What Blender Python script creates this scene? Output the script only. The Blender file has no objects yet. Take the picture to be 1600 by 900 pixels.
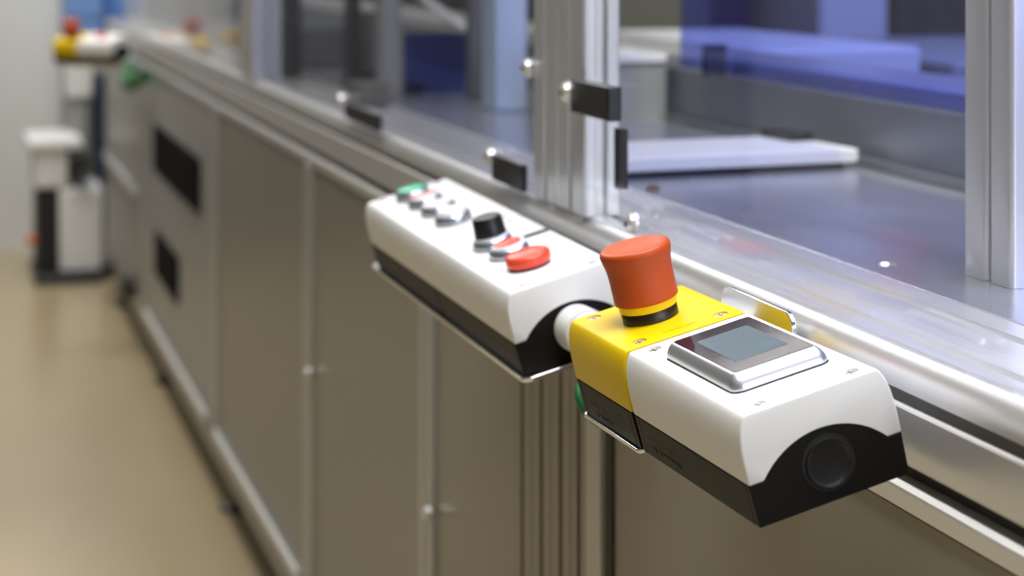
import bpy, bmesh, math, random
from mathutils import Matrix, Vector
random.seed(7)
SC = bpy.context.scene
PI = math.pi

# ------------------------------------------------------------------ camera
cam_d = bpy.data.cameras.new('camera')
cam = bpy.data.objects.new('camera', cam_d)
SC.collection.objects.link(cam)
SC.camera = cam
cam_d.sensor_width = 36.0
cam_d.lens = 3150.0 / 1600 * 36.0
cam_d.shift_y = -(450 + 86) / 1600.0
cam_d.clip_start = 0.02
cam.location = (-0.455, 0.0, 0.935)
cam.rotation_euler = (PI / 2, 0, -math.atan(905 / 3150.0))
cam_d.dof.use_dof = True
cam_d.dof.focus_distance = 1.05
cam_d.dof.aperture_fstop = 7.5

# ------------------------------------------------------------------ world, lights, exposure
W = bpy.data.worlds.new('world')
SC.world = W
W.use_nodes = True
nt_ = W.node_tree
bg_ = nt_.nodes['Background']
tc_ = nt_.nodes.new('ShaderNodeTexCoord')
sep_ = nt_.nodes.new('ShaderNodeSeparateXYZ')
rmp_ = nt_.nodes.new('ShaderNodeValToRGB')
rmp_.color_ramp.elements[0].position = 0.48
rmp_.color_ramp.elements[0].color = (0.05, 0.045, 0.036, 1)
rmp_.color_ramp.elements[1].position = 0.95
rmp_.color_ramp.elements[1].color = (0.34, 0.36, 0.38, 1)
e_ = rmp_.color_ramp.elements.new(0.72)
e_.color = (0.075, 0.075, 0.078, 1)
ma_ = nt_.nodes.new('ShaderNodeMath')
ma_.operation = 'MULTIPLY_ADD'
ma_.inputs[1].default_value = 0.5
ma_.inputs[2].default_value = 0.5
nt_.links.new(tc_.outputs['Generated'], sep_.inputs[0])
nt_.links.new(sep_.outputs['Z'], ma_.inputs[0])
nt_.links.new(ma_.outputs[0], rmp_.inputs[0])
nt_.links.new(rmp_.outputs[0], bg_.inputs[0])
bg_.inputs[1].default_value = 1.0

def area(name, loc, size, power, rot=(0, 0, 0), col=(1, 0.98, 0.95)):
    l = bpy.data.lights.new(name, 'AREA')
    l.shape = 'RECTANGLE'
    l.size, l.size_y = size
    l.energy = power
    l.color = col
    o = bpy.data.objects.new(name, l)
    o.location = loc
    o.rotation_euler = rot
    SC.collection.objects.link(o)
    return o

area('ceiling_strip_aisle', (-0.45, 2.9, 2.7), (0.35, 5.0), 35)
area('ceiling_strip_machine', (0.75, 2.2, 2.7), (0.5, 5.0), 78)
area('ceiling_strip_near', (0.1, 0.6, 2.5), (1.4, 1.0), 52, rot=(math.radians(-8), 0, 0))
area('bright_hall_behind', (1.35, -2.2, 1.7), (2.4, 1.6), 60, rot=(math.radians(80), 0, 0), col=(0.93, 0.96, 1.0))
sl = bpy.data.lights.new('floor_fill_spot', 'SPOT')  # added fill spot that brightens the floor beside the machine
sl.energy = 110
sl.spot_size = math.radians(20)
sl.spot_blend = 1.0
sl.shadow_soft_size = 0.15
so = bpy.data.objects.new('floor_fill_spot', sl)
so.location = (-0.62, 3.05, 2.7)
SC.collection.objects.link(so)
area('ceiling_strip_far', (-0.6, 5.2, 2.6), (1.5, 0.6), 40)

SC.view_settings.view_transform = 'Standard'
SC.view_settings.look = 'None'
SC.view_settings.gamma = 1.0
SC.view_settings.use_curve_mapping = False
SC.view_settings.exposure = 0.18

# ------------------------------------------------------------------ materials
def srgb(r, g, b):
    f = lambda c: ((c / 255.0) / 12.92) if c / 255.0 <= 0.04045 else (((c / 255.0) + 0.055) / 1.055) ** 2.4
    return (f(r), f(g), f(b), 1)

def mat(name, col, rough=0.5, metal=0.0, coat=0.0, noise=0.0, nscale=40.0, stretch=None, bump=0.0, spec=0.5, alpha=None):
    m = bpy.data.materials.new(name)
    m.use_nodes = True
    nt = m.node_tree
    p = nt.nodes['Principled BSDF']
    p.inputs['Base Color'].default_value = col
    p.inputs['Roughness'].default_value = rough
    p.inputs['Metallic'].default_value = metal
    p.inputs['Specular IOR Level'].default_value = spec
    if coat:
        p.inputs['Coat Weight'].default_value = coat
        p.inputs['Coat Roughness'].default_value = 0.12
    if noise or bump:
        tc = nt.nodes.new('ShaderNodeTexCoord')
        mp = nt.nodes.new('ShaderNodeMapping')
        nz = nt.nodes.new('ShaderNodeTexNoise')
        nz.inputs['Scale'].default_value = nscale
        nz.inputs['Detail'].default_value = 4
        if stretch:
            mp.inputs['Scale'].default_value = stretch
        nt.links.new(tc.outputs['Object'], mp.inputs['Vector'])
        nt.links.new(mp.outputs['Vector'], nz.inputs['Vector'])
        if noise:
            mx = nt.nodes.new('ShaderNodeMix')
            mx.data_type = 'RGBA'
            mx.inputs[6].default_value = tuple(c * (1 - noise) for c in col[:3]) + (1,)
            mx.inputs[7].default_value = tuple(min(1, c * (1 + noise)) for c in col[:3]) + (1,)
            nt.links.new(nz.outputs['Fac'], mx.inputs[0])
            nt.links.new(mx.outputs[2], p.inputs['Base Color'])
        if bump:
            b = nt.nodes.new('ShaderNodeBump')
            b.inputs['Strength'].default_value = bump
            b.inputs['Distance'].default_value = 0.001
            nt.links.new(nz.outputs['Fac'], b.inputs['Height'])
            nt.links.new(b.outputs['Normal'], p.inputs['Normal'])
    return m

def sheet_mat(name, tint, gloss=1.0, rough=0.01):
    """clear or tinted acrylic sheet: tinted see-through mixed with mirror by Fresnel"""
    m = bpy.data.materials.new(name)
    m.use_nodes = True
    nt = m.node_tree
    nt.nodes.clear()
    out = nt.nodes.new('ShaderNodeOutputMaterial')
    tr = nt.nodes.new('ShaderNodeBsdfTransparent')
    gl = nt.nodes.new('ShaderNodeBsdfGlossy')
    lw = nt.nodes.new('ShaderNodeLayerWeight')
    lw.inputs['Blend'].default_value = 0.5
    pw = nt.nodes.new('ShaderNodeMath')
    pw.operation = 'POWER'
    pw.inputs[1].default_value = 5.0
    mx = nt.nodes.new('ShaderNodeMixShader')
    mul = nt.nodes.new('ShaderNodeMath')
    mul.operation = 'MULTIPLY_ADD'
    mul.inputs[1].default_value = 0.96 * gloss
    mul.inputs[2].default_value = 0.04 * gloss
    tr.inputs[0].default_value = tint
    gl.inputs['Roughness'].default_value = rough
    gl.inputs['Color'].default_value = (1, 1, 1, 1)
    nt.links.new(lw.outputs['Facing'], pw.inputs[0])
    nt.links.new(pw.outputs[0], mul.inputs[0])
    nt.links.new(mul.outputs[0], mx.inputs[0])
    nt.links.new(tr.outputs[0], mx.inputs[1])
    nt.links.new(gl.outputs[0], mx.inputs[2])
    nt.links.new(mx.outputs[0], out.inputs[0])
    return m

M = {}
M['white'] = mat('white_abs', srgb(236, 236, 234), 0.42, bump=0.03, nscale=900)
M['yellow'] = mat('yellow_abs', (0.80, 0.55, 0.002, 1), 0.4, spec=0.25, bump=0.04, nscale=900)
M['yellow2'] = mat('yellow_collar', (0.86, 0.66, 0.01, 1), 0.4)
M['base'] = mat('black_textured_plastic', (0.010, 0.009, 0.0075, 1), 0.45, spec=0.15, bump=0.35, nscale=900, noise=0.4)
M['black'] = mat('black_plastic', (0.01, 0.01, 0.011, 1), 0.35)
M['gasket'] = mat('black_rubber', (0.008, 0.007, 0.006, 1), 0.6)
M['brownblk'] = mat('dark_collar', (0.02, 0.014, 0.01, 1), 0.35)
M['red'] = mat('emergency_red', (0.46, 0.068, 0.009, 1), 0.42, spec=0.35, bump=0.03, nscale=500)
M['redbtn'] = mat('button_red', (0.78, 0.07, 0.03, 1), 0.3)
M['green'] = mat('button_green', (0.05, 0.50, 0.27, 1), 0.3)
M['btnwhite'] = mat('button_white', srgb(236, 236, 244), 0.3)
M['chromering'] = mat('titanium_ring', (0.55, 0.58, 0.66, 1), 0.28, metal=0.9)
M['bezel'] = mat('satin_silver_bezel', (0.66, 0.67, 0.70, 1), 0.33, metal=0.85)
M['glassblk'] = mat('dark_display_glass', (0.022, 0.014, 0.020, 1), 0.08, spec=0.10)
M['lcd'] = mat('lcd_panel', (0.060, 0.095, 0.115, 1), 0.25, spec=0.12, noise=0.15, nscale=60)
M['screw'] = mat('zinc_screw', (0.78, 0.77, 0.74, 1), 0.28, metal=0.6)
M['slot'] = mat('screw_slot', (0.16, 0.11, 0.07, 1), 0.5, metal=0.3)
M['steel'] = mat('polished_steel', (0.80, 0.80, 0.80, 1), 0.16, metal=1.0)
M['alu'] = mat('anodised_aluminium', (0.80, 0.79, 0.765, 1), 0.33, metal=0.65)
M['aluv'] = mat('anodised_aluminium_upright', (0.66, 0.66, 0.67, 1), 0.28, metal=0.55, noise=0.05, nscale=30, stretch=(40, 40, 0.6))
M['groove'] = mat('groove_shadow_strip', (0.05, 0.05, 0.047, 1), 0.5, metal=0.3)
M['grooveshade'] = mat('upper_groove_shade', (0.14, 0.14, 0.12, 1), 0.45, metal=0.3)  # shade of the upper groove put into the colour
M['plate'] = mat('milled_aluminium_plate', (0.52, 0.54, 0.58, 1), 0.26, metal=0.7, noise=0.28, nscale=7, stretch=(3, 1, 1))
M['tray'] = mat('dull_sheet_metal', (0.25, 0.26, 0.27, 1), 0.35, metal=0.6, noise=0.12, nscale=9)
M['panel'] = mat('grey_beige_panel', (0.26, 0.235, 0.195, 1), 0.33, metal=0.15, noise=0.03, nscale=6)
M['panelgrey'] = mat('light_grey_panel', (0.30, 0.295, 0.275, 1), 0.36, metal=0.1)
M['whitepaint'] = mat('white_paint', srgb(225, 225, 222), 0.5)
M['greypaint'] = mat('grey_paint', srgb(150, 150, 145), 0.5)
M['darkgrey'] = mat('dark_grey_paint', (0.03, 0.031, 0.034, 1), 0.45)
M['midgrey'] = mat('mid_grey_paint', (0.12, 0.12, 0.125, 1), 0.45)
M['olive'] = mat('olive_grey_paint', (0.13, 0.125, 0.09, 1), 0.5)
M['paleblue'] = mat('pale_blue_panel', (0.46, 0.55, 0.68, 1), 0.4)
M['bluecrate'] = mat('blue_polypropylene', (0.035, 0.13, 0.50, 1), 0.4)
M['bluelight'] = mat('light_blue_polypropylene', (0.16, 0.30, 0.62, 1), 0.4)
M['navy'] = mat('navy_paint', (0.015, 0.035, 0.10, 1), 0.4)
M['purple'] = mat('plum_paint', (0.10, 0.06, 0.09, 1), 0.5)
M['greencable'] = mat('green_cable_sheath', (0.008, 0.12, 0.03, 1), 0.45)
M['orange'] = mat('orange_plastic', (0.6, 0.13, 0.04, 1), 0.4)
M['yellowpaint'] = mat('amber_plastic', (0.7, 0.40, 0.06, 1), 0.4)
M['floor'] = mat('beige_epoxy_floor', srgb(168, 152, 120), 0.24, noise=0.07, nscale=2.2, spec=0.5)
M['wall'] = mat('pale_grey_wall', srgb(214, 214, 210), 0.7, noise=0.015, nscale=1.0)
M['clear'] = sheet_mat('clear_acrylic', (0.965, 0.97, 0.985, 1), 0.58)
M['navyacrylic'] = sheet_mat('navy_acrylic', (0.28, 0.36, 0.78, 1), 0.4)
M['blueacrylic'] = sheet_mat('blue_acrylic', (0.50, 0.56, 0.93, 1), 0.4)
M['lettering'] = mat('moulded_lettering', (0.62, 0.44, 0.004, 1), 0.5)
M['letteringw'] = mat('moulded_lettering_white', srgb(214, 214, 212), 0.5)
M['letteringb'] = mat('moulded_lettering_black', (0.003, 0.003, 0.003, 1), 0.25)
M['vent'] = mat('vent_black', (0.004, 0.004, 0.004, 1), 0.7, spec=0.05)
M['alulow'] = mat('darker_aluminium_upright', (0.50, 0.50, 0.47, 1), 0.36, metal=0.6, noise=0.05, nscale=30, stretch=(40, 40, 0.6))  # darker aluminium for the uprights below the rail
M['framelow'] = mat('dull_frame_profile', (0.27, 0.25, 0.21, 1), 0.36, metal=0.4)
M['seal'] = mat('yellow_edge_seal', (0.35, 0.24, 0.05, 1), 0.5)

# ------------------------------------------------------------------ mesh helpers
class MB:
    def __init__(self):
        self.bm = bmesh.new()
    def box(self, x0, x1, y0, y1, z0, z1):
        v = [self.bm.verts.new((x, y, z)) for x in (x0, x1) for y in (y0, y1) for z in (z0, z1)]
        for q in ((0, 1, 3, 2), (4, 6, 7, 5), (0, 4, 5, 1), (2, 3, 7, 6), (0, 2, 6, 4), (1, 5, 7, 3)):
            self.bm.faces.new([v[i] for i in q])
        return self
    def prism(self, pts, lo, hi, axis='y'):
        """pts in (x,z) for axis y; (x,y) for axis z"""
        def P(p, t):
            return (p[0], t, p[1]) if axis == 'y' else (p[0], p[1], t)
        a = [self.bm.verts.new(P(p, lo)) for p in pts]
        b = [self.bm.verts.new(P(p, hi)) for p in pts]
        self.bm.faces.new(a)
        self.bm.faces.new(b[::-1])
        n = len(pts)
        for i in range(n):
            j = (i + 1) % n
            self.bm.faces.new((a[j], a[i], b[i], b[j]))
        return self
    def loft(self, rings):
        R = [[self.bm.verts.new(p) for p in r] for r in rings]
        n = len(R[0])
        for r0, r1 in zip(R, R[1:]):
            for i in range(n):
                j = (i + 1) % n
                self.bm.faces.new((r0[i], r0[j], r1[j], r1[i]))
        self.bm.faces.new(R[0][::-1])
        self.bm.faces.new(R[-1])
        return self
    def lathe(self, prof, c=(0, 0, 0), axis='z', n=64):
        """prof: list of (r, h); closed by caps"""
        rings = []
        for r, h in prof:
            ring = []
            for i in range(n):
                t = 2 * PI * i / n
                u, v = max(r, 1e-5) * math.cos(t), max(r, 1e-5) * math.sin(t)
                if axis == 'z': p = (c[0] + u, c[1] + v, c[2] + h)
                elif axis == 'y': p = (c[0] + u, c[1] + h, c[2] + v)
                else: p = (c[0] + h, c[1] + u, c[2] + v)
                ring.append(p)
            rings.append(ring)
        return self.loft(rings)
    def tube(self, pts, r, n=12):
        pts = [Vector(p) for p in pts]
        rings = []
        for i, p in enumerate(pts):
            d = (pts[min(i + 1, len(pts) - 1)] - pts[max(i - 1, 0)]).normalized()
            a = d.cross(Vector((0.31, 0.2, 0.93))).normalized()
            b = d.cross(a)
            rings.append([tuple(p + r * (math.cos(2 * PI * k / n) * a + math.sin(2 * PI * k / n) * b)) for k in range(n)])
        return self.loft(rings)
    def build(self, name, m, parent=None, bevel=0, seg=3, angle=35, smooth=True):
        bmesh.ops.recalc_face_normals(self.bm, faces=self.bm.faces)
        me = bpy.data.meshes.new(name)
        self.bm.to_mesh(me)
        self.bm.free()
        me.materials.append(m)
        if smooth:
            for p in me.polygons: p.use_smooth = True
            me.set_sharp_from_angle(angle=math.radians(angle))
        o = bpy.data.objects.new(name, me)
        SC.collection.objects.link(o)
        if parent: o.parent = parent
        if bevel:
            b = o.modifiers.new('bevel', 'BEVEL')
            b.width = bevel
            b.segments = seg
            b.limit_method = 'ANGLE'
            b.angle_limit = math.radians(angle)
        return o

def bake(o):
    dg = bpy.context.evaluated_depsgraph_get()
    me = bpy.data.meshes.new_from_object(o.evaluated_get(dg))
    o.modifiers.clear()
    o.data = me
    for p in me.polygons: p.use_smooth = True
    me.set_sharp_from_angle(angle=math.radians(32))
    return o

def cut(o, cutters):
    """boolean difference with a list of MB shapes, applied"""
    tmp = []
    for mb in cutters:
        c = mb.build('cutter', M['white'], smooth=False)
        tmp.append(c)
        md = o.modifiers.new('cut', 'BOOLEAN')
        md.operation = 'DIFFERENCE'
        md.solver = 'EXACT'
        md.object = c
    par = o.parent
    mw = o.matrix_world.copy()
    o.parent = None
    o.matrix_world = Matrix.Identity(4)
    bpy.context.view_layer.update()
    bake(o)
    o.parent = par
    o.matrix_world = Matrix.Identity(4)
    o.matrix_basis = Matrix.Identity(4)
    for c in tmp: bpy.data.objects.remove(c)
    return o

def tag(o, label, cat, group=None):
    o['label'] = label
    o['category'] = cat
    if group: o['group'] = group
    return o

def empty(name, label, cat, matrix=None, loc=None, group=None):
    o = bpy.data.objects.new(name, None)
    o.empty_display_size = 0.02
    SC.collection.objects.link(o)
    if matrix is not None: o.matrix_world = matrix
    if loc is not None: o.location = loc
    return tag(o, label, cat, group)

def struct(o):
    o['kind'] = 'structure'
    return o

def circle(cx, cy, r, n=40, a0=0, a1=2 * PI):
    return [(cx + r * math.cos(a0 + (a1 - a0) * i / n), cy + r * math.sin(a0 + (a1 - a0) * i / n)) for i in range(n)]

def rrect(x0, x1, y0, y1, r, n=6):
    p = []
    for cx, cy, a in ((x1 - r, y1 - r, 0), (x0 + r, y1 - r, PI / 2), (x0 + r, y0 + r, PI), (x1 - r, y0 + r, 1.5 * PI)):
        for i in range(n + 1):
            t = a + PI / 2 * i / n
            p.append((cx + r * math.cos(t), cy + r * math.sin(t)))
    return p

# ------------------------------------------------------------------ room
fl = struct(MB().box(-3.2, 3.4, -1.0, 6.34, -0.1, 0.0).build('floor', M['floor'], smooth=False))
wf = struct(MB().box(-3.2, 3.4, 6.34, 6.44, 0.0, 3.2).build('wall_far', M['wall'], smooth=False))

# ------------------------------------------------------------------ machine base: rail, panels, uprights, sill, feet
Y0, Y1 = 0.35, 5.6
mb_ = empty('machine_base', 'long grey-beige machine base with aluminium rails running down the aisle', 'machine', loc=(0.0, 0.35, 0.0))
mb_.location = (0, 0, 0)
# top rail cross-section (x, z), front on the left; rounded outer edge, T-slot on the face, two slots on top
r = 0.007
prof = [(0.0, 0.7175), (0.0, 0.7205)]
prof += [(0.0125 - 0.0125 * math.cos(t), 0.7205 + 0.0165 * math.sin(t)) for t in [PI / 24 * k for k in range(1, 13)]]
for sx in (0.0225, 0.0675):
    prof += [(sx - 0.004, 0.737), (sx - 0.004, 0.733), (sx + 0.004, 0.733), (sx + 0.004, 0.737)]
prof += [(0.090, 0.737), (0.090, 0.681), (0.002, 0.681), (0.0, 0.683), (0.0, 0.7085), (0.0006, 0.7097), (0.002, 0.7105), (0.009, 0.7105), (0.009, 0.7175)]
MB().prism(prof, Y0, Y1).build('top_rail', M['alu'], mb_, angle=25)
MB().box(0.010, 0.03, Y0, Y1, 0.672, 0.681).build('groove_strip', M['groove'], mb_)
MB().box(0.003, 0.0088, Y0, Y1, 0.7107, 0.7173).build('upper_groove_shade_strip', M['grooveshade'], mb_)  # dark strip standing in for the shade inside the upper groove
prof2 = [(0.0, 0.6595), (0.0, 0.669), (0.003, 0.672), (0.045, 0.672), (0.045, 0.6595)]
MB().prism(prof2, Y0, Y1).build('lower_rail', M['alu'], mb_, bevel=0.0007, seg=2)
MB().box(0.0035, 0.02, Y0, Y1, 0.6575, 0.6595).build('edge_seal', M['seal'], mb_)

def upright(y0, y1, z0=0.136, z1=0.6575, slots=1, name='upright', x0=-0.002, depth=0.045, parent=mb_, m=None, side=False):
    """vertical aluminium extrusion with T-slots on its front (and on the side towards the camera)"""
    p = [(x0, y0)]
    w = (y1 - y0) / slots
    sl = 0.0085
    pts = [(x0, y0 + 0.0015), (x0 + 0.0015, y0)]
    if side:
        ms = x0 + depth / 2
        pts += [(ms - sl / 2, y0), (ms - sl / 2, y0 + 0.006), (ms + sl / 2, y0 + 0.006), (ms + sl / 2, y0)]
    pts += [(x0 + depth, y0), (x0 + depth, y1), (x0 + 0.0015, y1), (x0, y1 - 0.0015)]
    for k in reversed(range(slots)):
        c = y0 + w * (k + 0.5)
        pts += [(x0, c + sl / 2), (x0 + 0.007, c + sl / 2), (x0 + 0.007, c - sl / 2), (x0, c - sl / 2)]
        if k:
            e = y0 + w * k
            pts += [(x0, e + 0.0012), (x0 + 0.0015, e), (x0, e - 0.0012)]
    return MB().prism(pts, z0, z1, 'z').build(name, m or M['aluv'], parent, bevel=0.0006 if parent is mb_ else 0.0014, seg=3)

ups = [(3.36, 3.42, 1), (2.49, 2.54, 1), (1.856, 1.905, 1), (1.52, 1.575, 1), (1.47, 1.52, 1), (1.42, 1.47, 1), (1.382, 1.42, 1), (1.348, 1.3815, 0), (4.55, 4.60, 1), (5.555, 5.6, 1)]
for a, b, s in ups:
    if s: upright(a, b, slots=s, m=M['framelow'] if 1.36 < a < 1.6 else M['alulow'])
    else: MB().box(-0.003, 0.045, a, b, 0.136, 0.6575).build('frame_strip', M['alulow'], mb_, bevel=0.001)
MB().box(0.001, 0.045, 1.336, 1.3478, 0.136, 0.6575).build('gap_strip', M['groove'], mb_)
# hinge buttons on two of the uprights
for yy, zz in ((1.857, 0.397), (2.49, 0.401)):
    MB().lathe([(0.006, 0), (0.006, -0.005), (0.004, -0.007)], c=(-0.002, yy, zz), axis='x', n=20).build('panel_button', M['screw'], mb_)
edges = sorted([(a, b) for a, b, s in ups])
segs = []
prev = Y0
for a, b in edges:
    if a - prev > 0.03: segs.append((prev, a))
    prev = b
segs = [(a, 1.3358 if abs(b - 1.348) < 1e-6 else b) for a, b in segs]
for i, (a, b) in enumerate(segs):
    m = M['panelgrey'] if a > 3.3 else M['panel']
    MB().box(0.003, 0.008, a + 0.001, b - 0.001, 0.139, 0.6574).build('side_panel', m, mb_, bevel=0.0005, seg=1)
# dark ventilation openings
for (a, b, c, d) in ((3.60, 4.36, 0.456, 0.552), (3.93, 4.33, 0.240, 0.328)):
    v = MB().box(-0.002, 0.0028, a, b, c, d).build('vent', M['vent'], mb_)
    w_ = MB()
    for k in range(5):
        z = c + (d - c) * (k + 0.5) / 5
        w_.box(-0.004, -0.0022, a + 0.01, a + (b - a) * 0.35, z - 0.004, z + 0.004)
    w_.build('vent_louvre', M['vent'], v)
# sill along the bottom
MB().prism([(-0.004, 0.078), (-0.004, 0.1345), (-0.0025, 0.136), (0.045, 0.136), (0.045, 0.078)], Y0, Y1).build('sill', M['framelow'], mb_, bevel=0.002)
for a, b in ((1.92, 2.48), (2.56, 3.35), (3.46, 4.5)):
    MB().box(-0.0085, -0.0045, a, b, 0.118, 0.1345).build('sill_highlight', M['whitepaint'], mb_, bevel=0.001)  # white strips standing in for the highlight along the top of the sill
for yy in (0.6, 1.45, 2.35, 3.34, 4.35, 5.3):
    for xx in (0.03, 0.32):
        f_ = MB().lathe([(0.03, 0.0), (0.03, 0.008), (0.012, 0.016), (0.010, 0.078)], c=(xx, yy, 0), n=24).build('levelling_foot', M['black'], mb_)
MB().box(0.05, 0.352, Y0, Y1, 0.078, 0.655).build('cabinet_core', M['darkgrey'], mb_)
MB().box(0.06, 0.285, Y0 + 0.02, Y1 - 0.02, 0.001, 0.0778).build('added_plinth', M['groove'], mb_)  # dark block added to deepen the shadow strip under the base
# end bay: cross rail and knobs
MB().box(-0.012, -0.002, 4.70, 5.55, 0.355, 0.375).build('grab_rail', M['alu'], mb_, bevel=0.002)
for yy, zz in ((5.35, 0.09), (4.75, 0.14)):
    MB().lathe([(0.028, 0.0), (0.028, -0.02), (0.012, -0.03)], c=(-0.004, yy, zz), axis='x', n=20).build('door_knob', M['black'], mb_)

# ------------------------------------------------------------------ worktop, trays and walls inside
tp = MB().box(0.0905, 0.346, 0.35, 5.5, 0.700, 0.7375).build('worktop_plate', M['plate'], None, bevel=0.0006, seg=1)
tag(tp, 'milled aluminium worktop plate with a countersunk hole behind the clear guard', 'worktop')
# countersunk hole in the plate
cut(tp, [MB().lathe([(0.006, -0.02), (0.006, -0.002), (0.0085, 0.001)], c=(0.111, 1.135, 0.7375), n=32)])
hs = MB().lathe([(0.0055, -0.0), (0.0055, 0.003), (0.003, 0.0045)], c=(0.111, 1.135, 0.7185), n=24).build('hole_screw', M['screw'], tp)
hs2 = MB().lathe([(0.0055, -0.0), (0.0055, 0.002), (0.003, 0.0035)], c=(0.104, 1.534, 0.7375), n=24).build('plate_screw', M['slot'], tp)

bw = MB()
bw.box(0.346, 0.352, 0.35, 5.5, 0.70, 0.797)
bw.box(0.338, 0.346, 0.35, 5.5, 0.738, 0.746)
rw = bw.build('tray_wall', M['tray'], None, bevel=0.0008, seg=2)
tag(rw, 'dull sheet metal tray wall along the far side of the worktop', 'tray wall')
bx = MB()
bx.prism([(0.353, 0.74), (0.353, 0.812), (0.356, 0.815), (0.372, 0.815), (0.372, 0.810), (0.380, 0.810), (0.380, 0.815), (0.417, 0.815), (0.417, 0.810), (0.425, 0.810), (0.425, 0.815), (0.443, 0.815), (0.443, 0.74)], 0.35, 5.5)
tag(bx.build('rear_beam', M['alu'], None, bevel=0.0008, seg=2), 'aluminium slotted beam behind the blue tinted sheet', 'beam')
MB2 = MB().box(0.353, 0.45, 0.35, 5.5, 0.0, 0.74)
tag(MB2.build('rear_cabinet_side', M['darkgrey'], None), 'dark grey lower cabinet side under the slotted rear beam', 'cabinet')

# low beam across the worktop
cb = empty('cross_beam', 'light aluminium beam lying across the worktop in the right bay', 'beam', loc=(0.10, 1.60, 0.7375))
MB().box(0.0, 0.222, 0.010, 0.13, 0.0, 0.006).build('beam_foot', M['darkgrey'], cb)
MB().box(0.0, 0.231, 0.0, 0.135, 0.006, 0.018).build('beam_body', M['whitepaint'], cb, bevel=0.002)
cb.rotation_euler = (0, 0, math.radians(6))
MB().box(0.205, 0.230, 0.075, 0.13, 0.0182, 0.026).build('end_stop', M['black'], cb, bevel=0.001)

# partition between the bays
pt = empty('bay_partition', 'pale sheet metal partition with bright top flange between the two bays', 'partition', loc=(0.0905, 2.13, 0.7375))
MB().box(0.140, 0.246, 0.0, 0.004, 0.0, 0.066).build('partition_sheet', M['greypaint'], pt)
MB().box(0.140, 0.246, -0.006, 0.14, 0.066, 0.076).build('top_flange', M['whitepaint'], pt, bevel=0.002)

# ------------------------------------------------------------------ guard posts on the rail
def post(label, y0, y1, x0, z0, depth, slots, group=None, z1=1.75, side=True):
    p = empty('guard_post', label, 'post', loc=(0, 0, 0))
    upright(y0, y1, z0, z1, slots, 'post_profile', x0, depth, p, M['aluv'], side)
    return p
p1 = post('wide slotted aluminium guard post rising from the rail behind the pushbutton box', 1.396, 1.523, 0.0, 0.737, 0.028, 2)
post('slim aluminium guard post on the rail far down the machine', 2.985, 3.10, 0.0, 0.737, 0.045, 1)
p3 = empty('inner_post', 'pair of aluminium posts standing on the worktop at the right edge', 'post', loc=(0, 0, 0))
MB().prism(rrect(0.139, 0.184, 1.0612, 1.087, 0.003), 0.7377, 1.75, 'z').build('slim_profile', M['aluv'], p3)
MB().prism(rrect(0.139, 0.25, 1.032, 1.0565, 0.0035), 0.7377, 1.75, 'z').build('wide_profile', M['aluv'], p3)
MB().box(0.150, 0.176, 1.0565, 1.061, 0.7377, 1.75).build('gap_strip', M['gasket'], p3)
# ------------------------------------------------------------------ clear guard sheets with screws and clamps
def dome(parent, y, z, x=-0.001, r=0.0068):
    s = MB().lathe([(r * 1.15, 0.001), (r * 1.15, -0.001), (r, -0.0012), (r * 0.92, -0.0035), (r * 0.6, -0.0052), (r * 0.25, -0.0056)], c=(x, y, z), axis='x', n=28).build('dome_screw', M['screw'], parent)
    MB().prism([(x - 0.0062, z - 0.0018), (x - 0.0062, z + 0.0018), (x - 0.005, z + 0.0018), (x - 0.005, z - 0.0018)], y - 0.002, y + 0.002).build('hex_socket', M['slot'], s)
    return s
def sheet(label, y0, y1):
    e = empty('guard_sheet', label, 'guard sheet', loc=(0, 0, 0))
    MB().box(0.001, 0.006, y0, y1, 0.7375, 1.75).build('clear_pane', M['clear'], e, smooth=False)
    return e
s1 = sheet('large clear acrylic guard sheet in front of the right bay', 0.40, 1.394)
dome(s1, 1.283, 0.7475)
k = MB().box(-0.010, 0.0005, 1.312, 1.396, 0.8135, 0.8375).build('black_clamp', M['black'], s1, bevel=0.0015)
dome(k, 1.402, 0.8275, x=-0.010, r=0.0072)
MB().box(0.0062, 0.012, 1.332, 1.345, 0.764, 0.806).build('edge_gasket', M['gasket'], s1)
s2 = sheet('clear acrylic guard sheet between the slim and the wide guard post', 1.526, 2.983)
k = MB().box(-0.004, 0.0005, 1.54, 1.632, 0.7378, 0.760).build('black_clamp', M['black'], s2, bevel=0.0015)
dome(k, 1.640, 0.7565, x=-0.002)
dome(s2, 1.532, 0.8375, x=-0.001)
k = MB().box(-0.004, 0.0005, 2.08, 2.262, 0.7378, 0.756).build('black_clamp', M['black'], s2, bevel=0.0015)
dome(k, 2.29, 0.7565, x=-0.002)
s3 = sheet('clear acrylic guard sheet at the far end beyond the slim post', 3.103, 5.5)

rf = MB().box(-0.01, 0.60, 1.60, 5.55, 1.7505, 1.80).build('added_shade_roof', M['greypaint'], bevel=0.003)  # added out of view to keep ceiling light off the left bay
tag(rf, 'added grey roof panel on the guard posts, out of view, shading the left bay', 'roof panel')

# ------------------------------------------------------------------ blue tinted sheets and contents of the bays
bs = MB().box(0.320, 0.325, 0.55, 2.04, 0.804, 1.70).build('blue_acrylic_sheet', M['blueacrylic'], smooth=False)
tag(bs, 'large blue tinted acrylic sheet at the back of the right bay', 'blue sheet')
for yy in (0.75, 1.35, 1.97):
    MB().box(0.3252, 0.345, yy, yy + 0.02, 0.798, 0.83).build('sheet_bracket', M['darkgrey'], bs)
for yy in (2.60,):
    b2 = MB().box(0.144, 0.283, yy, yy + 0.005, 0.738, 0.818).build('blue_acrylic_sheet', M['navyacrylic'], smooth=False)
    tag(b2, 'smaller blue tinted sheet standing crosswise in the left bay', 'blue sheet')
    MB().box(0.15, 0.17, yy + 0.0052, yy + 0.02, 0.7377, 0.752).build('sheet_bracket', M['darkgrey'], b2)

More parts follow.
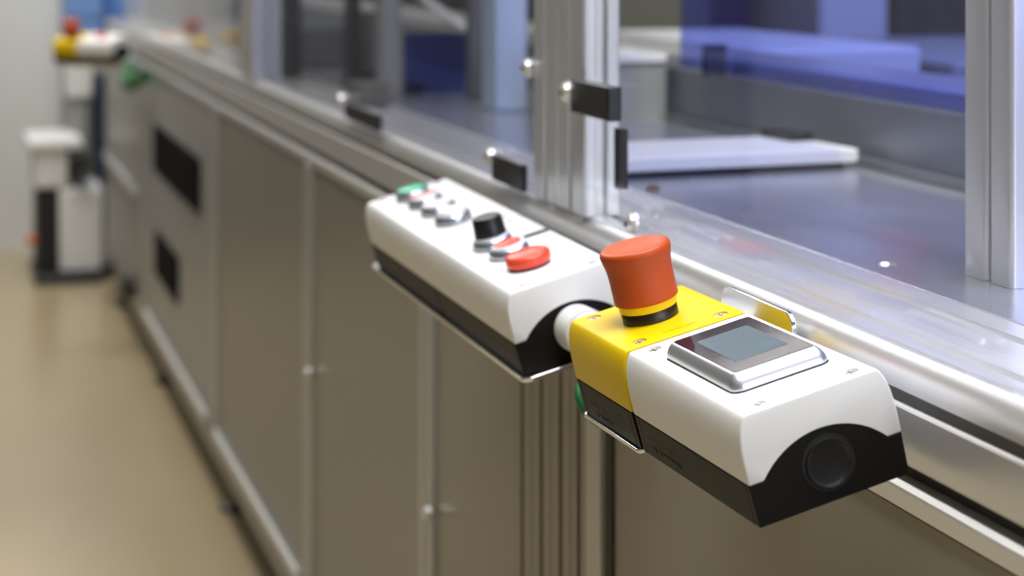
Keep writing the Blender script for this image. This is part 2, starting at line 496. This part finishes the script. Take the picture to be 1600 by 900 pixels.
def block(name, label, cat, x0, x1, y0, y1, z0, z1, m, bev=0.003, group=None):
    o = MB().box(x0, x1, y0, y1, z0, z1).build(name, m, None, bevel=bev, seg=2)
    return tag(o, label, cat, group)

T = 0.7378
block('pale_blue_column', 'pale blue upright column in the left bay beside the wide guard post', 'column', 0.185, 0.225, 2.30, 2.36, T, 1.65, M['paleblue'])
block('grey_column', 'light grey upright column left of the crosswise blue sheet', 'column', 0.100, 0.128, 2.55, 2.58, T, 1.65, M['greypaint'])
block('grey_column', 'narrow mid grey column right of the crosswise blue sheet', 'column', 0.206, 0.226, 2.50, 2.52, T, 1.65, M['midgrey'])
o = MB().prism([(0.225, 0.865), (0.325, 0.795), (0.325, 0.805), (0.225, 0.875)], 2.9, 2.93).build('diagonal_brace', M['whitepaint'], None)
tag(o, 'pale diagonal brace above the crosswise blue sheet', 'brace')
block('dark_actuator', 'dark narrow actuator standing left in the far bay', 'actuator', 0.048, 0.077, 3.0, 3.05, T, 0.824, M['darkgrey'])
block('grey_module', 'grey upright module behind the dark actuator', 'module', 0.050, 0.100, 3.3, 3.4, T, 0.86, M['midgrey'])
block('grey_module', 'wide low grey module in the middle of the far bay', 'module', 0.112, 0.200, 3.2, 3.3, T, 0.800, M['midgrey'])
block('grey_module', 'narrow dark-topped module right of the wide low one', 'module', 0.205, 0.250, 3.1, 3.2, T, 0.83, M['midgrey'])
block('olive_module', 'dark olive block on the worktop near the clamp', 'module', 0.045, 0.085, 2.42, 2.5, T, 0.765, M['olive'])
block('green_sensor', 'tiny green sensor on top of a grey block', 'sensor', 0.034, 0.054, 3.1, 3.12, 0.790, 0.805, M['greencable'])
block('sensor_stand', 'small grey block under the green sensor', 'stand', 0.036, 0.052, 3.1, 3.12, T, 0.7899, M['midgrey'])
block('amber_module', 'small amber block standing at the far end of the worktop', 'module', 0.095, 0.155, 4.0, 4.05, T, 0.766, M['yellowpaint'])
block('tall_cabinet', 'tall mid grey machine cabinet far behind the left bay', 'cabinet', 0.46, 1.0, 4.3, 4.9, 0.0, 2.0, M['midgrey'], 0.01)
block('rear_screen', 'grey screen wall closing the back of the far bay', 'screen', 0.10, 0.346, 5.50, 5.52, T, 1.749, M['midgrey'], 0.002)
block('slim_module', 'slim dark module standing near the grey column', 'module', 0.082, 0.098, 2.66, 2.70, T, 0.90, M['darkgrey'])
block('low_block', 'low dark block on the worktop left of the grey column', 'block', 0.100, 0.135, 2.72, 2.80, T, 0.760, M['darkgrey'])
block('pale_module', 'pale grey module with a sloping dark neighbour in the far bay', 'module', 0.104, 0.150, 3.60, 3.70, T, 0.845, M['greypaint'])
block('slim_module', 'slim dark module far down the bay behind the pale grey one', 'module', 0.160, 0.185, 3.60, 3.66, T, 0.90, M['darkgrey'])
block('tall_cabinet', 'tall olive grey cabinet behind the partition', 'cabinet', 0.56, 0.70, 3.0, 3.4, 0.0, 2.0, M['olive'], 0.01)
block('tall_cabinet', 'tall plum coloured cabinet seen through the blue sheet', 'cabinet', 0.705, 0.86, 3.1, 3.5, 0.0, 2.0, M['purple'], 0.01)
block('tall_cabinet', 'tall white cabinet seen through the blue sheet', 'cabinet', 0.88, 1.0, 2.9, 3.2, 0.0, 2.0, M['whitepaint'], 0.01)
block('tall_cabinet', 'tall dark cabinet seen through the blue sheet beside the inner posts', 'cabinet', 1.01, 1.5, 2.9, 3.3, 0.0, 2.0, M['darkgrey'], 0.01)
block('neighbour_bench', 'pale bench top standing behind the slotted rear beam', 'bench', 0.4505, 0.665, 2.15, 2.7, 0.0, 0.815, M['whitepaint'], 0.006)
block('neighbour_bench', 'lower grey bench top next to the pale one behind the blue sheet', 'bench', 0.68, 1.6, 2.10, 2.7, 0.0, 0.800, M['greypaint'], 0.006)

# ------------------------------------------------------------------ far end: box cluster, cabinet, crates, cable
block('light_grey_box', 'light grey box on a stand at the far end left of the machine', 'box', -0.090, -0.018, 5.86, 5.98, 0.50, 0.61, M['whitepaint'], 0.006)
block('box_stand', 'grey stand carrying the light grey box behind the white and black cabinet', 'stand', -0.08, -0.03, 5.99 - 0.12, 5.97, 0.0, 0.4998, M['greypaint'], 0.004)
kk = empty('floor_cabinet', 'white and black cabinet with an overhanging top standing at the far end of the aisle', 'cabinet', loc=(-0.10, 5.70, 0))
MB().box(-0.085, 0.10, -0.04, 0.30, 0.0, 0.028).build('base_plate', M['darkgrey'], kk, bevel=0.004)
MB().box(-0.02, 0.10, 0.0, 0.28, 0.028, 0.262).build('body', M['whitepaint'], kk, bevel=0.01)
MB().box(-0.075, -0.0205, 0.0, 0.28, 0.028, 0.262).build('black_panel', M['gasket'], kk, bevel=0.004)
MB().box(-0.085, 0.005, 0.0, 0.28, 0.2625, 0.365).build('upper_body', M['whitepaint'], kk, bevel=0.008)
MB().box(0.0055, 0.058, -0.03, 0.25, 0.315, 0.350).build('black_handle', M['black'], kk, bevel=0.006)
MB().box(-0.105, 0.045, -0.01, 0.29, 0.3655, 0.40).build('top_slab', M['whitepaint'], kk, bevel=0.01)
og = MB().lathe([(0.0, -0.016), (0.011, -0.011), (0.016, 0.0), (0.011, 0.011), (0.0, 0.016)], c=(-0.092, 0.02, 0.12), n=20).build('orange_knob', M['orange'], kk)

def crate(label, loc, m, w=0.105, d=0.3, h=0.16):
    c = empty('storage_crate', label, 'crate', loc=loc, group=None)
    b = MB()
    t = 0.006
    b.box(-w / 2, w / 2, -d / 2, d / 2, 0, t)
    b.box(-w / 2, w / 2, -d / 2, -d / 2 + t, t, h)
    b.box(-w / 2, w / 2, d / 2 - t, d / 2, t, h)
    b.box(-w / 2, -w / 2 + t, -d / 2 + t, d / 2 - t, t, h)
    b.box(w / 2 - t, w / 2, -d / 2 + t, d / 2 - t, t, h)
    b.build('crate_body', m, c)
    r_ = MB()
    r_.box(-w / 2 - 0.004, w / 2 + 0.004, -d / 2 - 0.004, -d / 2, h - 0.012, h)
    r_.build('crate_rim', m, c)
block('crate_rack', 'grey rack column under the blue crates by the far wall', 'rack', -0.08, 0.14, 6.0, 6.3, 0.0, 0.58, M['greypaint'], 0.006)
crate('light blue crate on the rack, left stack, lower one', (-0.028, 6.15, 0.5805), M['bluelight'])
crate('light blue crate on the rack, left stack, upper one', (-0.028, 6.15, 0.741), M['bluelight'])
crate('deep blue crate on the rack, right stack, lower one', (0.085, 6.15, 0.5805), M['bluecrate'])
crate('deep blue crate on the rack, right stack, upper one', (0.085, 6.15, 0.741), M['bluecrate'])
cp = empty('added_dark_cupboard', 'added wide dark cupboard by the far wall, out of view, darkening the guard reflections', 'cupboard', loc=(-1.25, 6.1, 0.0))  # added unseen cupboard that darkens what the clear guard sheets reflect
MB().box(-0.85, 0.80, 0.0, 0.235, 0.06, 2.3).build('added_cupboard_body', M['darkgrey'], cp, bevel=0.004)
MB().box(-0.83, 0.78, 0.02, 0.235, 0.0, 0.0598).build('added_plinth', M['gasket'], cp)
for k in range(4):
    dd = MB().box(-0.845 + 0.411 * k, -0.845 + 0.411 * k + 0.405, -0.02, -0.0005, 0.07, 2.29).build('added_cupboard_door', M['midgrey' if k == 9 else 'darkgrey'], cp, bevel=0.002)
    MB().box(-0.845 + 0.411 * k + (0.36 if k % 2 == 0 else 0.03), -0.845 + 0.411 * k + (0.375 if k % 2 == 0 else 0.045), -0.035, -0.0205, 1.0, 1.15).build('door_handle', M['screw'], dd, bevel=0.002)
o = MB().lathe([(0.016, 0), (0.016, 0.56)], c=(0.014, 5.95, 0.0), n=20).build('blue_pipe', M['navy'])
tag(o, 'dark blue upright pipe beside the far end of the machine', 'pipe')

# ------------------------------------------------------------------ control boxes (local axes: x across, y along the rail away from the camera, z up out of the lid)
def box_matrix(o, rx, ry, rz):
    R = Matrix.Rotation(rz, 4, 'Z') @ Matrix.Rotation(rx, 4, 'X') @ Matrix.Rotation(ry, 4, 'Y')
    return Matrix.Translation((o[0] - 0.455, o[1], o[2] + 0.935)) @ R
MA = box_matrix((0.3667, 0.862, -0.2694), 0.0027, -0.2473, 0.0246)
MBX = box_matrix((0.3630, 1.2370, -0.2750), 0.0210, -0.2620, 0.0200)
mm = 0.001
def arc_pts(R, cx=40.0, cz=-7.6, lo=20.4, n=48):
    a = math.asin((lo - cz) / R)
    return [((cx + R * math.cos(t)) * mm, (cz + R * math.sin(t)) * mm) for t in [a + (PI - 2 * a) * i / n for i in range(n + 1)]]
def lid_profile():
    L = [(-0.5, 20.5), (-0.6, 30.0), (-0.4, 37.0), (0.3, 42.5), (1.4, 47.0), (2.9, 50.6), (4.2, 52.6), (5.2, 53.4), (6.6, 53.7)]
    Rr = [(80 - x, z) for x, z in L]
    return [(x * mm, z * mm) for x, z in L + Rr[::-1]]
def enclosure(parent, y0, y1, m, arcs=(True, True), recess=(), clear=0.35, flange=0.0):
    """returns lid, base; y in mm"""
    pr = lid_profile()
    lid = MB().prism(pr, y0 * mm, y1 * mm).build('lid', m, None, bevel=0.0011, seg=3, angle=50)
    bake(lid)
    cutters = []
    for flag, ya, yb in ((arcs[0], y0 - 1, y0 + 6), (arcs[1], y1 - 6, y1 + 1)):
        if flag:
            cutters.append(MB().prism(arc_pts(43.1 + clear, lo=20.0), ya * mm, yb * mm))
    for sx, sy in recess:
        cutters.append(MB().lathe([(4.1 * mm, -2.2 * mm), (4.4 * mm, 1 * mm)], c=(sx * mm, sy * mm, 53.7 * mm), n=32))
    cut(lid, cutters)
    lid.parent = parent
    body = MB()
    low = [(79.7 * mm, 0), (80.4 * mm, 20.4 * mm)]
    full = [(0.3 * mm, 0)] + low + arc_pts(43.1) + [(-0.4 * mm, 20.4 * mm)]
    flat = [(0.3 * mm, 0)] + low + [(-0.4 * mm, 20.4 * mm)]
    body.prism(full if arcs[0] else flat, (y0 + 0.3) * mm, (y0 + 5.6) * mm)
    body.prism(flat, (y0 + 5.6) * mm, (y1 - 5.6) * mm)
    body.prism(full if arcs[1] else flat, (y1 - 5.6) * mm, (y1 - 0.3) * mm)
    base = body.build('base', M['base'], parent, bevel=0.0005, seg=2, angle=50)
    for sx, sy in recess:
        s = MB().lathe([(3.95 * mm, 0), (3.95 * mm, 1.0 * mm), (3.4 * mm, 1.5 * mm), (0.8 * mm, 1.65 * mm)], c=(sx * mm, sy * mm, 51.52 * mm), n=28).build('lid_screw', M['screw'], lid)
        q = MB()
        q.box((sx - 2.3) * mm, (sx + 2.3) * mm, (sy - 0.4) * mm, (sy + 0.4) * mm, 52.9 * mm, 53.24 * mm)
        q.box((sx - 0.45) * mm, (sx + 0.45) * mm, (sy + 0.41) * mm, (sy + 2.3) * mm, 52.9 * mm, 53.24 * mm)
        q.box((sx - 0.45) * mm, (sx + 0.45) * mm, (sy - 2.3) * mm, (sy - 0.41) * mm, 52.9 * mm, 53.24 * mm)
        q.build('screw_slot', M['slot'], s, smooth=False)
    return lid, base

def text(name, body, size, matrix, m, parent, extr=0.00012):
    c = bpy.data.curves.new(name, 'FONT')
    c.body = body
    c.size = size
    c.extrude = extr
    c.align_x = 'CENTER'
    c.align_y = 'CENTER'
    c.space_character = 1.1
    o = bpy.data.objects.new(name, c)
    SC.collection.objects.link(o)
    bpy.context.view_layer.update()
    me = bpy.data.meshes.new_from_object(o.evaluated_get(bpy.context.evaluated_depsgraph_get()))
    bpy.data.objects.remove(o)
    me.materials.clear()
    me.materials.append(m)
    me.transform(matrix)
    t = bpy.data.objects.new(name, me)
    SC.collection.objects.link(t)
    t.parent = parent
    return t
TOPM = lambda x, y: Matrix.Translation((x * mm, y * mm, 53.75 * mm))
SIDEM = lambda y, z: Matrix.Translation((-0.1 * mm, y * mm, z * mm)) @ Matrix.Rotation(-PI / 2, 4, 'Z') @ Matrix.Rotation(PI / 2, 4, 'X')

# --- white box with display
A1 = empty('display_box', 'white-lidded control box with a square silver-framed display, nearest the camera', 'control box', matrix=MA)
lidA, baseA = enclosure(A1, 0, 148.5, M['white'], recess=((15.7, 8.2), (65.0, 8.2), (15.7, 139.5), (65.0, 139.5)))
ko = MB().lathe([(0.0, -0.05 * mm), (9.6 * mm, -0.1 * mm), (10.8 * mm, -0.5 * mm), (11.2 * mm, -0.9 * mm), (11.6 * mm, -0.9 * mm), (11.8 * mm, -0.5 * mm), (11.8 * mm, 0.5 * mm), (0, 0.5 * mm)], c=(40.7 * mm, 0.0, 18.6 * mm), axis='y', n=64)
kob = ko.build('knockout_plug', M['black'], baseA, angle=50)
MB().lathe([(12.2 * mm, 0.15 * mm), (13.7 * mm, 0.15 * mm), (13.7 * mm, 0.6 * mm), (12.2 * mm, 0.6 * mm)], c=(40.7 * mm, 0.0, 18.6 * mm), axis='y', n=64).build('plug_groove', M['gasket'], baseA)
# display unit
dis = None
rings = []
for inset, z in ((0.3, 54.02), (0.0, 54.5), (0.0, 55.4), (0.5, 57.4), (1.6, 59.6), (3.0, 61.2), (3.9, 61.9), (4.3, 62.05)):
    rr = max(6.0 - inset * 0.9, 1.8)
    rings.append([(x * mm, y * mm, z * mm) for x, y in rrect(13.6 + inset, 66.2 - inset, 29.0 + inset * 1.3, 119.0 - inset * 1.3, rr, 8)])
dis = MB().loft(rings).build('display_bezel', M['bezel'], A1, angle=60)
MB().prism([(x * mm, y * mm) for x, y in rrect(13.2, 66.6, 28.6, 119.4, 6.2, 8)], 53.70 * mm, 54.0 * mm, 'z').build('bezel_gasket', M['gasket'], A1)
gl = MB().prism([(x * mm, y * mm) for x, y in rrect(18.3, 61.5, 35.2, 112.8, 1.6, 6)], 62.06 * mm, 62.35 * mm, 'z').build('display_glass', M['glassblk'], dis, bevel=0.0001, seg=1)
MB().prism([(x * mm, y * mm) for x, y in rrect(25.6, 54.6, 49.5, 99.5, 0.5, 2)], 62.36 * mm, 62.42 * mm, 'z').build('lcd_screen', M['lcd'], dis)
text('moulded_text', 'MOELLER', 4.2 * mm, TOPM(45, 9.0), M['letteringw'], lidA)
text('moulded_text', 'MOELLER  M22-I2  CE', 3.4 * mm, SIDEM(118, 11.0), M['letteringb'], baseA)
text('moulded_text', 'IP67  AC 500V  50/60Hz', 3.4 * mm, SIDEM(112, 5.5), M['letteringb'], baseA)

# --- yellow box with emergency stop
A2 = empty('emergency_stop_box', 'yellow-lidded control box carrying a large red emergency stop knob', 'control box', matrix=MA)
lidB, baseB = enclosure(A2, 152.0, 241.5, M['yellow'], recess=((15.7, 161.2), (64.6, 161.2), (15.7, 232.4), (64.6, 232.4)))
text('moulded_text', 'MOELLER', 4.4 * mm, TOPM(40, 161.5), M['lettering'], lidB)
text('moulded_text', 'MOELLER  M22', 3.4 * mm, SIDEM(214, 9.0), M['letteringb'], baseB)
text('moulded_text', 'IP67  50/60Hz  CE', 3.4 * mm, SIDEM(206, 4.0), M['letteringb'], baseB)
MB().box(6 * mm, 74 * mm, 148.6 * mm, 151.9 * mm, 2 * mm, 19 * mm).build('coupler', M['gasket'], A2)
MB().prism([(x, z) for x, z in [(8 * mm, 19 * mm), (72 * mm, 19 * mm), (70 * mm, 49 * mm), (10 * mm, 49 * mm)]], 148.6 * mm, 151.9 * mm).build('coupler_plate', M['gasket'], A2)
KC = (37.6 * mm, 197.5 * mm, 0)
kn = MB().lathe([(r_ * mm, h * mm) for r_, h in ((15.9, 53.72), (15.9, 59.5), (15.5, 59.9), (15.5, 60.0))], c=KC, n=80).build('knob_collar', M['brownblk'], A2, angle=50)
MB().lathe([(r_ * mm, h * mm) for r_, h in ((16.2, 60.0), (16.4, 60.3), (16.5, 64.4))], c=KC, n=80).build('yellow_ring', M['yellow2'], A2, angle=50)
MB().lathe([(r_ * mm, h * mm) for r_, h in ((17.6, 64.4), (18.1, 64.8), (18.2, 66.0), (18.1, 72), (18.1, 78), (18.3, 82), (18.8, 86), (19.6, 89.2), (20.1, 91.4), (20.2, 93.0), (19.8, 94.5), (18.8, 95.4), (17.4, 95.6), (15.0, 95.2), (10.0, 94.4), (5.0, 94.1), (0.0, 94.0))], c=KC, n=96).build('emergency_knob', M['red'], A2, angle=70)

# --- bracket under the yellow box
def bracket(label, M4, y0, y1, x0, tab, z=-0.3, th=2.4, rad=4.0):
    b = empty('mounting_bracket', label, 'bracket', matrix=M4)
    pts = rrect(x0, 85.0, y0, y1, rad, 6)
    MB().prism([(x * mm, y * mm) for x, y in pts], (z - th) * mm, z * mm, 'z').build('bracket_plate', M['steel'], b, bevel=0.0005, seg=2)
    return b
Minv = MA.inverted()
br1 = bracket('polished steel bracket plate under the yellow box with a rounded tab against the rail', MA, 152.0, 243.0, -1.5, None)
ta, tb, zt, zb = 1.010, 1.113, 0.7345, 0.672
tp_ = [(y, z) for y, z in rrect(ta, tb, zb, zt, 0.010, 8)]
tabm = MB()
va = [tabm.bm.verts.new((-0.0065, y, z)) for y, z in tp_]
vb = [tabm.bm.verts.new((-0.0035, y, z)) for y, z in tp_]
tabm.bm.faces.new(va)
tabm.bm.faces.new(vb[::-1])
for i in range(len(tp_)):
    j = (i + 1) % len(tp_)
    tabm.bm.faces.new((va[i], va[j], vb[j], vb[i]))
tb_ = tabm.build('bracket_tab', M['steel'], None, bevel=0.0006, seg=2)
tb_.data.transform(Minv)
tb_.parent = br1
sp = MB().lathe([(0.007, 0), (0.007, 0.0035)], c=(-0.0035, 1.035, 0.700), axis='x', n=20).build('bracket_spacer', M['screw'], None)
sp.data.transform(Minv)
sp.parent = br1

# --- second box with pushbuttons
B = empty('pushbutton_box', 'long white control box with coloured pushbuttons and a black rotary selector', 'control box', matrix=MBX)
lidC, baseC = enclosure(B, 0, 196.0, M['white'], recess=((15.5, 8.5), (64.5, 8.5), (15.5, 187.0), (64.5, 187.0)))
lidD, baseD = enclosure(B, 196.6, 402.0, M['white'], recess=((15.5, 205.5), (64.5, 205.5), (15.5, 393.0), (64.5, 393.0)))
def btn(y, name, capm, style, x=36.5):
    c = (x * mm, y * mm, 0)
    MB().lathe([(14.6 * mm, 53.7 * mm), (14.6 * mm, 54.6 * mm)], c=c, n=48).build('button_gasket', M['gasket'], B)
    rg = MB().lathe([(r_ * mm, h * mm) for r_, h in ((14.2, 54.6), (14.2, 58.2), (13.0, 60.2), (12.0, 60.6), (11.8, 59.6))], c=c, n=56).build('button_ring', M['chromering'], B, angle=50)
    if style == 'flat':
        MB().lathe([(r_ * mm, h * mm) for r_, h in ((11.7, 59.7), (11.7, 61.6), (11.0, 62.2), (0, 62.4))], c=c, n=48).build(name, capm, B, angle=60)
    elif style == 'big':
        MB().lathe([(r_ * mm, h * mm) for r_, h in ((11.7, 59.7), (11.7, 62.5), (10.6, 64.2), (6, 65.0), (0, 65.2))], c=c, n=48).build(name, capm, B, angle=60)
    return rg
btn(368, 'green_button', M['green'], 'flat')
g = btn(327, 'white_button', M['btnwhite'], 'flat')
MB().box(25.5 * mm, 47.5 * mm, 323.5 * mm, 330.5 * mm, 62.2 * mm, 62.6 * mm).build('red_bar', M['redbtn'], g)
btn(287, 'white_button', M['btnwhite'], 'flat')
btn(241, 'white_button', M['btnwhite'], 'big', 35.5)
g = btn(130, 'selector_seat', M['btnwhite'], 'flat', 33.7)
MB().lathe([(r_ * mm, h * mm) for r_, h in ((11.6, 62.4), (11.3, 65), (10.6, 74.5), (9.6, 75.8), (0, 76.1))], c=(33.7 * mm, 130 * mm, 0), n=48).build('selector_knob', M['black'], g, angle=50)
g = btn(92, 'white_button', M['btnwhite'], 'flat', 34.3)
MB().lathe([(r_ * mm, h * mm) for r_, h in ((9.6, 62.4), (9.6, 63.2), (9.0, 63.6), (0, 63.7))], c=(34.3 * mm, 92 * mm, 0), n=40).build('red_lens', M['redbtn'], g, angle=50)
c = (34.7 * mm, 49 * mm, 0)
MB().lathe([(14.2 * mm, 53.7 * mm), (14.2 * mm, 55.4 * mm)], c=c, n=48).build('button_gasket', M['gasket'], B)
MB().lathe([(r_ * mm, h * mm) for r_, h in ((14.6, 55.5), (15.4, 57.2), (15.5, 60.5), (14.6, 62.6), (12.0, 63.6), (0, 64.0))], c=c, n=56).build('red_pushbutton', M['redbtn'], B, angle=70)
lp = MB().prism([(x * mm, y * mm) for x, y in rrect(55.5, 73.5, 126.5, 168, 1.5, 4)], 53.75 * mm, 54.6 * mm, 'z').build('legend_plate', M['whitepaint'], B)
MB().box(55.5 * mm, 73.5 * mm, 122.6 * mm, 126.4 * mm, 53.75 * mm, 55.2 * mm).build('legend_frame_edge', M['gasket'], lp)

br2 = bracket('long steel bracket plate with rounded corners under the pushbutton box', MBX, -9.0, 418.0, -3.0, None, z=-0.4, th=3.0, rad=7.0)

# --- conduit between the two boxes
o = MB()
pa = MBX @ Vector((41.2 * mm, -0.2 * mm, 18.6 * mm))
pb = MA @ Vector((41.2 * mm, 242.0 * mm, 18.6 * mm))
d = pb - pa
def cyl_between(p, q, r0, r1, n=40):
    m_ = MB()
    m_.tube([p, p + (q - p) * 0.5, q], r0, n)
    return m_
cn = cyl_between(pa, pb, 13.2 * mm, 13.2 * mm).build('cable_gland', M['whitepaint'], None, angle=50)
tag(cn, 'short white cable gland joining the yellow box to the pushbutton box', 'cable gland')
for t0, t1, rr in ((0.02, 0.22, 15.2), (0.26, 0.33, 14.2), (0.78, 0.97, 15.2)):
    cyl_between(pa + d * t0, pa + d * t1, rr * mm, rr * mm, 40 if rr > 15 else 24).build('gland_nut', M['whitepaint'], cn, angle=50)

# green cable under the boxes
pts = []
P0, P1, P2, P3 = Vector((-0.060, 1.145, 0.676)), Vector((-0.108, 1.135, 0.690)), Vector((-0.090, 1.12, 0.640)), Vector((-0.050, 1.13, 0.650))
for i in range(25):
    t = i / 24
    pts.append(P0 * (1 - t) ** 3 + P1 * 3 * t * (1 - t) ** 2 + P2 * 3 * t * t * (1 - t) + P3 * t ** 3)
tag(MB().tube(pts, 0.0024, 12).build('green_cable', M['greencable']), 'green cable looping below the yellow emergency stop box', 'cable')
pts = [Vector((-0.019 - 0.02 * math.sin(PI * i / 16), 4.35 + 0.35 * i / 16, 0.655 - 0.05 * math.sin(PI * i / 20) + 0.03 * i / 16)) for i in range(17)]
tag(MB().tube(pts, 0.014, 12).build('green_cable', M['greencable']), 'thick green cable hanging from the rail at the far end', 'cable')

# --- far cluster: same kind of boxes, seen small
FM = Matrix.Translation((-0.052, 4.78, 0.655)) @ Matrix.Rotation(math.radians(52), 4, 'Z') @ Matrix.Rotation(-0.25, 4, 'Y')
F1 = empty('display_box', 'small blurred white control box at the far end of the rail', 'control box', matrix=FM)
enclosure(F1, 0, 92, M['white'])
MB().lathe([(0.012, 0.0537), (0.012, 0.060), (0.010, 0.062)], c=(0.045, 0.05, 0), n=32).build('red_button', M['redbtn'], F1)
F2 = empty('emergency_stop_box', 'small blurred yellow emergency stop box at the far end of the rail', 'control box', matrix=FM)
enclosure(F2, 93, 160, M['yellow'])
MB().lathe([(r_ * mm, h * mm) for r_, h in ((17.0, 53.72), (17.0, 59.5))], c=(40 * mm, 127 * mm, 0), n=40).build('knob_collar', M['brownblk'], F2)
MB().lathe([(r_ * mm, h * mm) for r_, h in ((19.0, 59.5), (19.2, 77), (21, 90), (19.5, 93.2), (0.0, 92))], c=(40 * mm, 127 * mm, 0), n=48).build('emergency_knob', M['red'], F2)
bf = empty('mounting_bracket', 'dark bracket under the two small boxes at the far end', 'bracket', matrix=FM)
MB().box(0.0, 0.08, 0.0, 0.16, -0.006, -0.001).build('bracket_plate', M['steel'], bf)
